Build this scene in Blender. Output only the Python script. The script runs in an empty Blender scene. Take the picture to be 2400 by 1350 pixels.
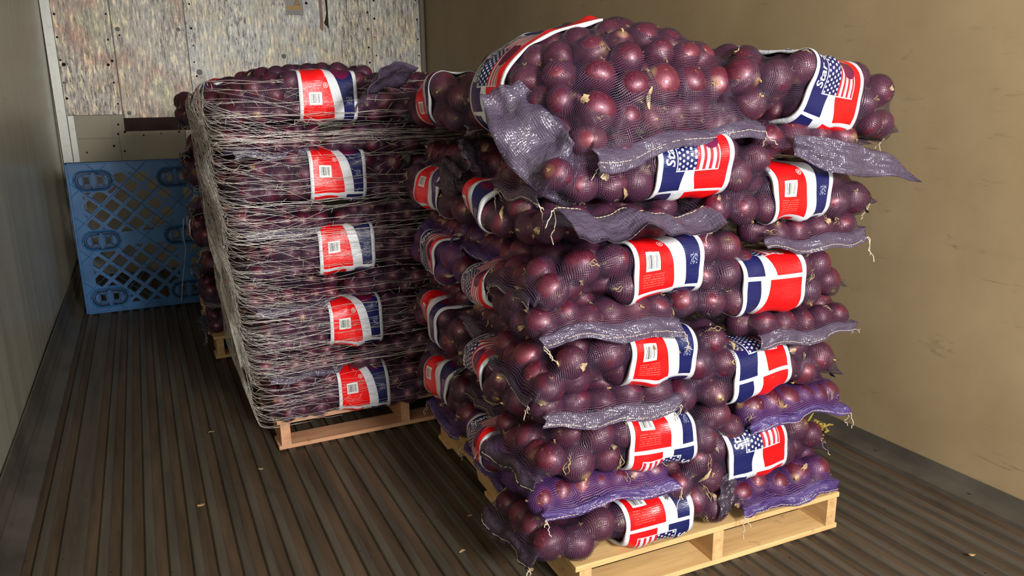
import bpy, math, random
import numpy as np
from mathutils import Matrix, Vector, Euler
R_ = math.radians
SC = bpy.context.scene
COL = SC.collection
# ------------------------------------------------------------------ camera, light, exposure
cam = bpy.data.objects.new('camera', bpy.data.cameras.new('camera')); COL.objects.link(cam)
cam.data.sensor_width = 36.0; cam.data.lens = 1770.0/2400*36; cam.data.clip_start = 0.02
cam.matrix_world = Matrix(((0.89904, 0.11711, -0.42191, 0), (-0.43764, 0.20993, -0.87430, 0),
                           (-0.01381, 0.97068, 0.23999, 1.5), (0, 0, 0, 1)))
SC.camera = cam
SC.view_settings.view_transform = 'Standard'; SC.view_settings.look = 'None'
SC.view_settings.gamma = 1; SC.view_settings.use_curve_mapping = False
SC.view_settings.exposure = 0.0
w = bpy.data.worlds.new('world'); SC.world = w; w.use_nodes = True
w.node_tree.nodes['Background'].inputs[0].default_value = (.80, .90, 1.0, 1)
w.node_tree.nodes['Background'].inputs[1].default_value = 0.30

def area(name, loc, target, size, sy, power, col):
    l = bpy.data.lights.new(name, 'AREA'); l.shape = 'RECTANGLE'; l.size = size; l.size_y = sy
    l.energy = power; l.color = col
    o = bpy.data.objects.new(name, l); COL.objects.link(o); o.location = loc
    o.rotation_euler = (Vector(target)-Vector(loc)).to_track_quat('-Z', 'Y').to_euler()
    return o
# key lamp: daylight entering through the open rear doors of the trailer, behind the camera
area('daylight', (1.18, -1.75, 2.15), (1.1, 3.0, .9), .6, .6, 262, (1, .965, .93))
area('added_fill', (1.1, -1.35, 1.75), (1.1, 6.0, 1.0), 2.6, 1.7, 32, (.93, .97, 1.0))  # extra fill lamp, added to lift the back of the trailer and left wall

# ------------------------------------------------------------------ helpers
def mesh(name, v, f, mats, uv=None, smooth=False, mi=None):
    me = bpy.data.meshes.new(name)
    me.from_pydata([tuple(map(float, p)) for p in v], [], [tuple(map(int, q)) for q in f])
    for m in (mats if isinstance(mats, (list, tuple)) else [mats]): me.materials.append(m)
    if smooth: me.polygons.foreach_set('use_smooth', [True]*len(me.polygons))
    if mi is not None: me.polygons.foreach_set('material_index', mi)
    if uv is not None:
        l = me.uv_layers.new(name='uv'); vi = np.empty(len(me.loops), int); me.loops.foreach_get('vertex_index', vi)
        l.data.foreach_set('uv', np.asarray(uv, float)[vi].ravel())
    me.update(); return me
def obj(name, me, parent=None):
    o = bpy.data.objects.new(name, me); COL.objects.link(o)
    if parent: o.parent = parent
    return o
def tag(o, label=None, cat=None, group=None, kind=None):
    if label: o['label'] = label
    if cat: o['category'] = cat
    if group: o['group'] = group
    if kind: o['kind'] = kind
    return o
def empty(name, loc=(0, 0, 0), rz=0):
    o = bpy.data.objects.new(name, None); COL.objects.link(o); o.location = loc
    o.rotation_euler = (0, 0, rz); o.empty_display_size = .05; return o
class MB:
    def __init__(s): s.v = []; s.f = []; s.m = []
    def box(s, x0, x1, y0, y1, z0, z1, m=0, bev=0.0):
        n = len(s.v)
        if bev <= 0:
            s.v += [(x, y, z) for z in (z0, z1) for y in (y0, y1) for x in (x0, x1)]
            fs = [(0, 2, 3, 1), (4, 5, 7, 6), (0, 1, 5, 4), (2, 6, 7, 3), (0, 4, 6, 2), (1, 3, 7, 5)]
        else:
            b = bev
            rings = []
            for (z, i) in ((z0, b), (z0+b, 0), (z1-b, 0), (z1, b)):
                xa, xb, ya, yb = x0+i, x1-i, y0+i, y1-i
                rings.append([(xa+b, ya, z), (xb-b, ya, z), (xb, ya+b, z), (xb, yb-b, z),
                              (xb-b, yb, z), (xa+b, yb, z), (xa, yb-b, z), (xa, ya+b, z)])
            for r in rings: s.v += r
            fs = [tuple(range(7, -1, -1)), tuple(range(24, 32))]
            for k in range(3):
                for j in range(8):
                    fs.append((k*8+j, k*8+(j+1) % 8, k*8+8+(j+1) % 8, k*8+8+j))
        s.f += [tuple(n+i for i in q) for q in fs]; s.m += [m]*len(fs)
    def tube(s, pts, r, n=5, m=0, closed=False):
        p = np.asarray(pts, float); k = len(p); base = len(s.v)
        t = np.gradient(p, axis=0); 
        if closed: t = np.roll(p, -1, 0)-np.roll(p, 1, 0)
        t /= np.linalg.norm(t, axis=1)[:, None]+1e-9
        up = np.array([0.13, .21, 1.0]); a = np.cross(t, up); a /= np.linalg.norm(a, axis=1)[:, None]+1e-9
        b = np.cross(t, a); rr = np.broadcast_to(r, (k,))
        for j in range(n):
            pass
        an = 2*math.pi*np.arange(n)/n
        q = p[:, None, :]+rr[:, None, None]*(np.cos(an)[None, :, None]*a[:, None, :]+np.sin(an)[None, :, None]*b[:, None, :])
        s.v += [tuple(x) for x in q.reshape(-1, 3)]
        for i in range(k if closed else k-1):
            i2 = (i+1) % k
            for j in range(n):
                j2 = (j+1) % n
                s.f.append((base+i*n+j, base+i*n+j2, base+i2*n+j2, base+i2*n+j)); s.m.append(m)
        if not closed:
            s.f.append(tuple(base+j for j in range(n-1, -1, -1))); s.f.append(tuple(base+(k-1)*n+j for j in range(n))); s.m += [m, m]
    def prism(s, pts2, y0, y1, m=0, axis='y'):
        n = len(pts2); b = len(s.v)
        for y in (y0, y1): s.v += [(x, y, z) if axis == 'y' else (x, z, y) for x, z in pts2]
        s.f.append(tuple(b+i for i in range(n))); s.f.append(tuple(b+n+i for i in range(n-1, -1, -1)))
        for i in range(n): s.f.append((b+i, b+n+i, b+n+(i+1) % n, b+(i+1) % n))
        s.m += [m]*(n+2)
    def build(s, name, mats, parent=None, smooth=False):
        return obj(name, mesh(name, s.v, s.f, mats, smooth=smooth, mi=s.m), parent)
def grid_faces(nu, nv, wrapv=False, off=0, flip=False):
    f = []
    for i in range(nu-1):
        for j in range(nv if wrapv else nv-1):
            j2 = (j+1) % nv
            q = (off+i*nv+j, off+i*nv+j2, off+(i+1)*nv+j2, off+(i+1)*nv+j)
            f.append(q[::-1] if flip else q)
    return f

# ------------------------------------------------------------------ shader helpers
class NT:
    def __init__(s, name):
        s.mat = bpy.data.materials.new(name); s.mat.use_nodes = True; s.t = s.mat.node_tree
        s.n = s.t.nodes; s.b = s.n['Principled BSDF']; s.out = s.n['Material Output']
    def lk(s, a, b): s.t.links.new(a, b)
    def node(s, k, **kw):
        n = s.n.new(k)
        for a, v in kw.items(): setattr(n, a, v)
        return n
    def m(s, op, a, b=None, c=None):
        n = s.n.new('ShaderNodeMath'); n.operation = op
        for i, x in enumerate((a, b, c)):
            if x is None: continue
            if isinstance(x, (int, float)): n.inputs[i].default_value = x
            else: s.lk(x, n.inputs[i])
        return n.outputs[0]
    def add(s, *a):
        r = a[0]
        for x in a[1:]: r = s.m('ADD', r, x)
        return r
    def mul(s, *a):
        r = a[0]
        for x in a[1:]: r = s.m('MULTIPLY', r, x)
        return r
    def gt(s, a, b): return s.m('GREATER_THAN', a, b)
    def lt(s, a, b): return s.m('LESS_THAN', a, b)
    def rng(s, a, lo, hi): return s.mul(s.gt(a, lo), s.lt(a, hi))
    def tex(s, k, vec, **kw):
        n = s.n.new(k)
        if vec is not None: s.lk(vec, n.inputs['Vector'])
        for a, v in kw.items(): n.inputs[a].default_value = v
        return n
    def mapv(s, vec, sc=(1, 1, 1), loc=(0, 0, 0), rot=(0, 0, 0)):
        n = s.n.new('ShaderNodeMapping'); s.lk(vec, n.inputs[0])
        n.inputs['Location'].default_value = loc; n.inputs['Rotation'].default_value = rot; n.inputs['Scale'].default_value = sc
        return n.outputs[0]
    def ramp(s, fac, stops, interp='LINEAR'):
        n = s.n.new('ShaderNodeValToRGB'); s.lk(fac, n.inputs[0]); n.color_ramp.interpolation = interp
        e = n.color_ramp.elements
        while len(e) < len(stops): e.new(0.5)
        for x, (p, c) in zip(e, stops): x.position = p; x.color = (*c, 1) if len(c) == 3 else c
        return n.outputs[0]
    def mix(s, fac, a, b, mode='MIX'):
        n = s.n.new('ShaderNodeMix'); n.data_type = 'RGBA'; n.blend_type = mode
        for k, x in ((0, fac), (6, a), (7, b)):
            if isinstance(x, (int, float)): n.inputs[k].default_value = x
            elif isinstance(x, tuple): n.inputs[k].default_value = (*x, 1)
            else: s.lk(x, n.inputs[k])
        return n.outputs[2]
    def bump(s, h, strength=.3, dist=.01):
        n = s.n.new('ShaderNodeBump'); s.lk(h, n.inputs['Height']); n.inputs['Strength'].default_value = strength
        n.inputs['Distance'].default_value = dist; s.lk(n.outputs[0], s.b.inputs['Normal']); return n
    def set(s, **kw):
        for k, v in kw.items():
            k = {'col': 'Base Color', 'rough': 'Roughness', 'metal': 'Metallic', 'spec': 'Specular IOR Level',
                 'coat': 'Coat Weight', 'coatr': 'Coat Roughness', 'alpha': 'Alpha'}[k]
            if isinstance(v, tuple): s.b.inputs[k].default_value = (*v, 1)
            elif isinstance(v, (int, float)): s.b.inputs[k].default_value = v
            else: s.lk(v, s.b.inputs[k])
        return s
    def coord(s, k='Object'): return s.node('ShaderNodeTexCoord').outputs[k]
def srgb(r, g, b):
    f = lambda c: (c/255/12.92 if c <= 10 else ((c/255+.055)/1.055)**2.4)
    return (f(r), f(g), f(b))

# onion skin
def onion_mat():
    s = NT('red_onion_skin'); o = s.coord(); sx = s.node('ShaderNodeSeparateXYZ'); s.lk(o, sx.inputs[0])
    rnd = s.node('ShaderNodeObjectInfo').outputs['Random']
    st = s.tex('ShaderNodeTexNoise', s.mapv(o, (13, 13, 1.0)), Scale=1.6, Detail=4.0, Roughness=.6)
    big = s.tex('ShaderNodeTexNoise', s.mapv(o, (1, 1, 1)), Scale=1.7, Detail=3.0)
    s.lk(s.m('MULTIPLY', rnd, 30), big.inputs['W']) if 'W' in big.inputs and big.inputs['W'].enabled else None
    c = s.ramp(st.outputs[0], [(.28, (.034, .003, .011)), (.5, (.094, .008, .027)), (.72, (.21, .030, .068))])
    c = s.mix(s.m('MULTIPLY', s.m('POWER', rnd, 2.0), .55), c, (.22, .036, .05))
    c = s.mix(s.mul(s.lt(s.m('FRACT', s.mul(rnd, 7.3)), .3), .35), c, (.06, .008, .03))
    # papery tan flakes
    fl = s.tex('ShaderNodeTexNoise', s.mapv(o, (1.2, 1.2, .55)), Scale=2.6, Detail=5.0, Roughness=.65)
    m = s.ramp(s.add(fl.outputs[0], s.mul(rnd, .05)), [(.675, (0, 0, 0)), (.71, (1, 1, 1))])
    c = s.mix(s.mul(m, .75), c, (.40, .22, .12))
    pole = s.ramp(s.m('ABSOLUTE', sx.outputs[2]), [(.88, (0, 0, 0)), (.99, (1, 1, 1))])
    c = s.mix(s.mul(pole, .8), c, (.27, .16, .09))
    s.set(col=c, rough=s.m('ADD', .28, s.mul(st.outputs[0], .22)), spec=.6, metal=.32, coat=.30, coatr=.28)
    s.bump(st.outputs[0], .18, .02)
    return s.mat
def simple(name, col, rough=.6, metal=0, spec=.5, noise=None, bump=None):
    s = NT(name)
    if noise:
        n = s.tex('ShaderNodeTexNoise', s.coord(), Scale=noise[0], Detail=4.0)
        c = s.ramp(n.outputs[0], [(.3, tuple(x*noise[1] for x in col)), (.7, col)])
        s.set(col=c)
        if bump: s.bump(n.outputs[0], bump[0], bump[1])
    else: s.set(col=col)
    s.set(rough=rough, metal=metal, spec=spec); return s.mat
def net_mat(name, col, col2, cell=.0056, wdt=.30, fill=0.0, rough=.34, dens=0.0):
    """woven plastic netting: a grid of threads over transparent gaps; fill = film left in the gaps"""
    s = NT(name); uv = s.coord('UV')
    nz = s.tex('ShaderNodeTexNoise', uv, Scale=14.0, Detail=2.0)
    off = s.node('ShaderNodeVectorMath', operation='SCALE'); s.lk(nz.outputs['Color'], off.inputs[0]); off.inputs['Scale'].default_value = .022
    ad = s.node('ShaderNodeVectorMath', operation='ADD'); s.lk(uv, ad.inputs[0]); s.lk(off.outputs[0], ad.inputs[1])
    sp = s.node('ShaderNodeSeparateXYZ'); s.lk(ad.outputs[0], sp.inputs[0])
    n2 = s.tex('ShaderNodeTexNoise', uv, Scale=9.0, Detail=1.0)
    wd = s.m('MULTIPLY_ADD', n2.outputs[0], .34, wdt-.17)
    hx = s.m('ABSOLUTE', s.m('SUBTRACT', s.m('FRACT', s.mul(sp.outputs[0], 1/cell)), .5))
    hy = s.m('ABSOLUTE', s.m('SUBTRACT', s.m('FRACT', s.mul(sp.outputs[1], 1/cell)), .5))
    half = s.mul(wd, .5)
    gx, gy = s.lt(hx, half), s.lt(hy, half)
    g = s.m('MAXIMUM', gx, gy)
    al = s.m('MAXIMUM', g, fill) if fill else g
    c = s.mix(gx, col, col2)
    s.set(col=c, rough=rough, spec=.7 if fill else .4, alpha=al)
    hgt = s.m('SUBTRACT', .5, s.m('MINIMUM', hx, hy)); 
    cr = s.tex('ShaderNodeTexNoise', s.mapv(uv, (1.6, 1, 1)), Scale=13.0, Detail=3.0, Roughness=.55)
    s.bump(s.add(hgt, s.mul(n2.outputs[0], 2), s.mul(cr.outputs[0], 11.0 if fill else 1.5)), .75, .0024)
    return s.mat

def label_mat(kind):
    s = NT('printed_label_'+kind); uv = s.coord('UV'); sp = s.node('ShaderNodeSeparateXYZ'); s.lk(uv, sp.inputs[0])
    S, V = sp.outputs[0], sp.outputs[1]
    WHITE, NAVY, RED = srgb(208, 211, 216), srgb(20, 25, 78), srgb(226, 14, 18)
    MAR = srgb(96, 14, 58)
    def front(S, V):   # stars side: navy left, white wedge, red right, flag above
        up = s.gt(V, -.062)
        b1 = s.add(-.024, s.mul(s.m('SINE', s.mul(V, 45)), .006), s.mul(s.m('SUBTRACT', 1, up), -.018))
        b2 = s.add(.010, s.mul(s.m('COSINE', s.mul(V, 38)), -.008), s.mul(s.m('SUBTRACT', 1, up), -.024))
        c = s.mix(s.lt(S, b1), WHITE, NAVY); c = s.mix(s.gt(S, b2), c, RED)
        c = s.mix(s.rng(V, -.067, -.057), c, WHITE)
        over = s.gt(V, 0.0)
        c = s.mix(s.mul(over, s.lt(S, -.02)), c, NAVY); c = s.mix(s.mul(over, s.gt(S, .0)), c, RED)
        fr = s.mul(s.rng(S, -.050, .064), s.rng(V, 0.0, .200)); c = s.mix(fr, c, WHITE)
        fi = s.mul(s.rng(S, -.0475, .0615), s.rng(V, .0025, .1975))
        stripe = s.lt(s.m('FRACT', s.mul(s.add(S, .0475), 1/.0170)), .5)
        c = s.mix(s.mul(fi, stripe), c, srgb(198, 34, 46))
        cant = s.mul(s.rng(S, -.0475, .004), s.rng(V, .0025, .110)); c = s.mix(cant, c, NAVY)
        a, b = s.mul(s.add(S, .0475), 1/.0105), s.mul(V, 1/.0125)
        row = s.m('FLOOR', a); fb = s.m('SUBTRACT', s.m('FRACT', s.add(b, s.mul(row, .5))), .5); fa = s.m('SUBTRACT', s.m('FRACT', a), .5)
        dot = s.lt(s.add(s.mul(fa, fa), s.mul(fb, fb, 1.3)), .085)
        c = s.mix(s.mul(cant, dot), c, WHITE)
        e = s.add(s.m('POWER', s.m('ABSOLUTE', s.mul(s.add(S, -.043), 1/.027)), 2.3), s.m('POWER', s.m('ABSOLUTE', s.mul(s.add(V, -.082), 1/.034)), 2.3))
        on = s.tex('ShaderNodeTexNoise', s.mapv(uv, (40, 300, 1)), Scale=1.0, Detail=2.0)
        c = s.mix(s.lt(e, 1.0), c, s.mix(on.outputs[0], srgb(66, 8, 40), srgb(118, 24, 72)))
        c = s.mix(s.gt(V, .200), c, s.mix(s.gt(S, 0.02), NAVY, RED))
        return c
    if kind == 'stars': c = front(S, V)
    else:
        up = s.gt(V, -.062)
        q = s.mul(V, V)
        b1 = s.add(.014, s.mul(V, -.15), s.mul(q, -1.2), s.mul(s.m('SUBTRACT', 1, up), -.024))
        b2 = s.add(.048, s.mul(V, -.16), s.mul(q, -1.2), s.mul(s.m('SUBTRACT', 1, up), -.026))
        c = s.mix(s.lt(S, b1), WHITE, RED); c = s.mix(s.gt(S, b2), c, NAVY)
        c = s.mix(s.rng(V, -.067, -.057), c, WHITE)
        xs, vs = s.add(S, .046), s.add(V, -.014)
        st = s.mul(s.lt(s.m('ABSOLUTE', xs), .0215), s.lt(s.m('ABSOLUTE', vs), .0205)); c = s.mix(st, c, srgb(222, 222, 220))
        bc = s.tex('ShaderNodeTexNoise', s.mapv(uv, (620, 0, 1)), Scale=1.0, Detail=0.0)
        br = s.mul(s.lt(s.m('ABSOLUTE', xs), .0165), s.lt(s.m('ABSOLUTE', vs), .0145), s.gt(bc.outputs[0], .5))
        c = s.mix(br, c, srgb(28, 28, 30))
        rr = s.m('SQRT', s.add(s.m('POWER', s.add(S, .010), 2.0), s.m('POWER', s.add(V, -.056), 2.0)))
        c = s.mix(s.m('MAXIMUM', s.rng(rr, .0062, .0082), s.lt(s.m('ABSOLUTE', s.m('SUBTRACT', rr, .0025)), .0012)), c, srgb(240, 190, 190))
        tx = s.tex('ShaderNodeTexNoise', s.mapv(uv, (500, 160, 1)), Scale=1.0, Detail=1.0)
        tl = s.mul(s.rng(S, -.075, -.012), s.rng(V, -.046, -.014), s.lt(s.m('FRACT', s.mul(V, 1/.0056)), .42), s.gt(tx.outputs[0], .5))
        c = s.mix(s.mul(tl, .35), c, srgb(255, 150, 130))
        sc = s.mul(s.rng(S, .060, .080), s.rng(V, -.004, .022), s.gt(s.tex('ShaderNodeTexNoise', s.mapv(uv, (260, 260, 1)), Scale=1.0, Detail=2.0).outputs[0], .54))
        c = s.mix(s.mul(sc, .65), c, srgb(170, 176, 200))
        e = s.add(s.m('POWER', s.mul(s.add(S, -.050), 1/.034), 2.0), s.m('POWER', s.mul(s.add(V, -.118), 1/.042), 2.0))
        c = s.mix(s.lt(e, 1.0), c, MAR)
        c = s.mix(s.lt(V, -.085), c, front(s.mul(S, -1), s.m('SUBTRACT', -.085, V)))
    wav = s.tex('ShaderNodeTexNoise', uv, Scale=22.0, Detail=2.0)
    c = s.mix(s.gt(s.m('ABSOLUTE', S), s.add(.0865, s.mul(wav.outputs[0], .003))), c, WHITE)
    cr = s.tex('ShaderNodeTexNoise', s.mapv(uv, (1, 2.5, 1)), Scale=26.0, Detail=4.0, Roughness=.6)
    wv = s.m('SINE', s.mul(V, 2*math.pi/.0042))
    s.set(col=c, rough=.30, spec=.5)
    s.bump(s.m('ADD', s.mul(cr.outputs[0], 1.0), s.mul(wv, .07)), .35, .006)
    return s.mat

M = {}
M['onion'] = onion_mat()
M['root'] = simple('dry_root_fibre', (.42, .27, .12), .8)
M['net'] = net_mat('dark_purple_netting', (.040, .022, .046), (.070, .042, .080), wdt=.23)
M['netp'] = net_mat('bright_purple_netting', (.058, .026, .115), (.11, .052, .225), wdt=.26)
M['hem'] = net_mat('dense_grey_purple_netting', (.098, .075, .120), (.066, .048, .085), cell=.0062, wdt=.36, fill=.48, rough=.24)
M['hemp'] = net_mat('dense_bright_purple_netting', (.085, .048, .20), (.050, .027, .125), cell=.0060, wdt=.42, fill=.55, rough=.36)
M['hemd'] = net_mat('dense_dark_netting', (.06, .04, .065), (.035, .024, .038), cell=.0060, wdt=.5, fill=.6, rough=.26)
M['stars'] = label_mat('stars'); M['code'] = label_mat('code')
M['string'] = simple('cream_cotton_string', (.50, .42, .32), .8)
M['white_ink'] = simple('white_ink', srgb(228, 228, 232), .35)
M['red_ink'] = simple('pale_red_ink', srgb(240, 170, 160), .35)

# ------------------------------------------------------------------ onion meshes
rs0 = np.random.RandomState(3)
def onion_mesh(k):
    rs = np.random.RandomState(40+k); nu, nv = 17, 22; v = []; 
    sq = [.90, .96, .86, .93, 1.0][k]; neck = [.07, .13, .10, .05, .11][k]
    for i in range(nu):
        ph = math.pi*i/(nu-1); z = math.cos(ph); rho = math.sin(ph)
        for j in range(nv):
            th = 2*math.pi*j/nv
            lob = 1+.018*math.sin(3*th+k)+.012*math.sin(5*th+2*k)
            zz = z*sq
            if z > 0: zz += neck*math.exp(-(rho/.26)**2)
            else: zz += .07*math.exp(-(rho/.3)**2)
            rr = rho*lob*(1-.05*max(0, z)**2)
            v.append((rr*math.cos(th), rr*math.sin(th), zz))
    f = grid_faces(nu, nv, True, flip=True); mi = [0]*len(f)
    mb = MB(); mb.v = v; mb.f = f; mb.m = mi
    for q in range(11):   # root hairs
        a = rs.uniform(0, 6.28); tip = rs.uniform(.05, .20)
        p0 = np.array([0, 0, -sq+.08]); d = np.array([math.cos(a), math.sin(a), -.55-rs.rand()*.5])
        pts = [p0+d*tip*t+np.array([rs.normal(0, .02), rs.normal(0, .02), 0])*t for t in (0, .5, 1)]
        mb.tube(pts, [.035, .022, .008], 3, 1)
    for q in range(3):    # dry neck wisps
        a = rs.uniform(0, 6.28)
        p0 = np.array([0, 0, sq+neck-.05]); d = np.array([math.cos(a)*.5, math.sin(a)*.5, .7])
        mb.tube([p0, p0+d*.14, p0+d*.26+np.array([.05*rs.normal(), .05*rs.normal(), 0])], [.085, .05, .015], 4, 1)
    me = mesh('red_onion', mb.v, mb.f, [M['onion'], M['root']], smooth=True, mi=mb.m)
    return me
ONIONS = [onion_mesh(k) for k in range(5)]

def scrap_mesh(k):
    rs = np.random.RandomState(60+k); m = MB()
    if k == 0:
        for q in range(5):
            p = rs.normal(0, .004, 3); d = np.array([1, .25*rs.normal(), .1]); pts = [p+d*t+np.array([0, .006*math.sin(t*160+q), .003*math.cos(t*130)]) for t in np.linspace(-.018, .018, 6)]
            m.tube(pts, [.0005, .0012, .0015, .0014, .001, .0004], 3)
    else:
        n = 9; u = np.linspace(-1, 1, n); L_, W_ = (.024, .006) if k == 1 else (.015, .012)
        for sg in (0, 1):
            for i in u:
                for j in (-1, -.3, .4, 1): m.v.append((i*L_, j*W_*(1-i*i*.8)*(1+.2*math.sin(i*9+k)), .004*math.cos(i*2.5)+.002*j*j+sg*.0007))
        m.f = grid_faces(n, 4)+grid_faces(n, 4, off=n*4, flip=True); m.m = [0]*len(m.f)
    return mesh('skin_scrap', m.v, m.f, M['scrap'], smooth=True)
M['scrap'] = simple('tan_onion_skin_scrap', (.46, .33, .18), .55, noise=(60, .6))
SCRAPS = [scrap_mesh(k) for k in range(3)]
# ------------------------------------------------------------------ sack geometry
def prof(tau): return max(0.0, 1-abs(tau)**5.0)**.5
def wprof(tau): return 1-.10*abs(tau)**4
def pack(rs, L, W, T, rmin=.040, rmax=.052, sec=.62):
    a = L/2-.022; vol = L*W*T*.72; rm = (rmin+rmax)/2
    n = int(vol*.66/(4.19*rm**3)); r = rs.uniform(rmin, rmax, n); 
    p = np.c_[rs.uniform(-a, a, n), rs.uniform(-W/2, W/2, n), rs.uniform(-T/2, T/2, n)]
    for it in range(110):
        d = p[:, None]-p[None]; dist = np.linalg.norm(d, axis=2)+np.eye(n)*9; 
        ov = np.clip((r[:, None]+r[None])*.96-dist, 0, None)
        p += (d/dist[..., None]*ov[..., None]).sum(1)*.42
        tau = np.clip(p[:, 0]/a, -1, 1)
        h = np.clip(T/2*(1-np.abs(tau)**5)**.5-r, 0, None); wv = W/2*(1-.10*np.abs(tau)**4)-r
        wy = wv*np.ones(n); yy = np.clip(np.abs(p[:, 1])/(W/2), 0, 1)
        h = np.clip(h+0.0-.5*T*np.clip(yy-.75, 0, 1), 0, None)
        if sec > .8: h = np.clip(T/2*(1-np.abs(tau)**5)**.5*np.sqrt(np.clip(1-yy**2, 0, 1))*1.08-r*.9, 0, None)
        p[:, 0] = np.clip(p[:, 0], -a+r*.95, a-r*.95); p[:, 1] = np.clip(p[:, 1], -wy, wy); p[:, 2] = np.clip(p[:, 2], -h, h)
    return p, r
def smooth_grid(d, n):
    for _ in range(n):
        e = np.pad(d, ((1, 1), (0, 0)), 'edge')
        d = (np.roll(d, 1, 1)+np.roll(d, -1, 1)+e[2:]+e[:-2])/4
    return d
def hull(p, r, L, W, T, NS=72, NT_=100, sec=.62):
    a = L/2; sy = lambda t: np.sin(t)
    q_ = np.sin(np.linspace(-1, 1, 2001)*math.pi/2); px_, pz_ = q_*a, T/2*np.array([prof(x) for x in q_])
    sl = np.r_[0, np.cumsum(np.hypot(np.diff(px_), np.diff(pz_)))]; sq_ = np.linspace(0, sl[-1], NS); tau = np.interp(sq_, sl, q_)
    ul = sq_-sl[-1]/2
    # one section, resampled to equal arc length, starting at the back seam (t=-C/2), through the front (-y) going up
    th = np.linspace(0, 2*math.pi, 721); e = sec
    yy = -np.sign(np.cos(th))*np.abs(np.cos(th))**e; zz = np.sign(np.sin(th))*np.abs(np.sin(th))**e
    Y, Z = yy*W/2, zz*T/2
    s = np.r_[0, np.cumsum(np.hypot(np.diff(Y), np.diff(Z)))]; C = s[-1]
    tt = (np.arange(NT_)/NT_)*C; t = tt-C/2
    src = (t % C)                      # t=0 -> th=0 -> y=-W/2
    Yc = np.interp(src, s, Y); Zc = np.interp(src, s, Z)
    B = np.zeros((NS, NT_, 3))
    for i, q in enumerate(tau):
        B[i, :, 0] = q*a; B[i, :, 1] = Yc*wprof(q); B[i, :, 2] = Zc*prof(q)
    dS = np.gradient(B, axis=0); dT = (np.roll(B, -1, 1)-np.roll(B, 1, 1))
    N = np.cross(dT, dS); N /= np.linalg.norm(N, axis=2)[..., None]+1e-12
    c = B.reshape(-1, 3).mean(0); 
    flip = np.sign(((B-c)*N)[NS//2].sum()); N = N*(flip if flip != 0 else 1)
    w_ = p[None, None]-B[:, :, None, :]; al = (w_*N[:, :, None, :]).sum(-1); per = (w_**2).sum(-1)-al**2
    hit = np.where(per < (r**2)[None, None], al+np.sqrt(np.clip((r**2)[None, None]-per, 0, None)), -1)
    hit = hit.max(2); hit = np.clip(hit, -.035, .03)
    fade = (1-np.abs(tau)**40)[:, None]
    d = hit.copy()
    for _ in range(14): d = np.maximum(hit, smooth_grid(d, 1)-.0006)
    net = B+N*((d+.0016)*fade)[..., None]
    dl = d.copy()
    for _ in range(26): dl = np.maximum(d, smooth_grid(dl, 2))
    dl = smooth_grid(dl, 2); dl = np.maximum(dl, d)
    lab = B+N*((dl+.0042)*fade)[..., None]
    return tau, t, C, net, lab, ul
def smpl(G, tau, t, C, a, s_, v_):
    """surface point for label coordinates (s_, v_) in metres; G is a [NS, NT, 3] surface"""
    x = np.interp(np.asarray(s_)/a, tau, np.arange(len(tau))); i = np.clip(np.floor(x).astype(int), 0, len(tau)-2); fx = x-i
    n = len(t); y = ((np.asarray(v_)-t[0])/C*n); j = np.floor(y).astype(int); fy = y-j; j0 = j % n; j1 = (j+1) % n
    P = (G[i, j0]*((1-fx)*(1-fy))[..., None]+G[i+1, j0]*(fx*(1-fy))[..., None]
         + G[i, j1]*((1-fx)*fy)[..., None]+G[i+1, j1]*(fx*fy)[..., None])
    return P
_TX = {}
def text_flat(body, size, bold=.0):
    k = (body, size)
    if k in _TX: return _TX[k]
    c = bpy.data.curves.new('t', 'FONT'); c.body = body; c.size = size; c.offset = bold; c.shear = .18; c.resolution_u = 3
    o = bpy.data.objects.new('t', c); COL.objects.link(o)
    dg = bpy.context.evaluated_depsgraph_get(); me = bpy.data.meshes.new_from_object(o.evaluated_get(dg))
    v = np.array([list(x.co) for x in me.vertices]); f = [tuple(q.vertices) for q in me.polygons]
    bpy.data.objects.remove(o); bpy.data.meshes.remove(me); bpy.data.curves.remove(c)
    _TX[k] = (v, f); return _TX[k]

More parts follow.
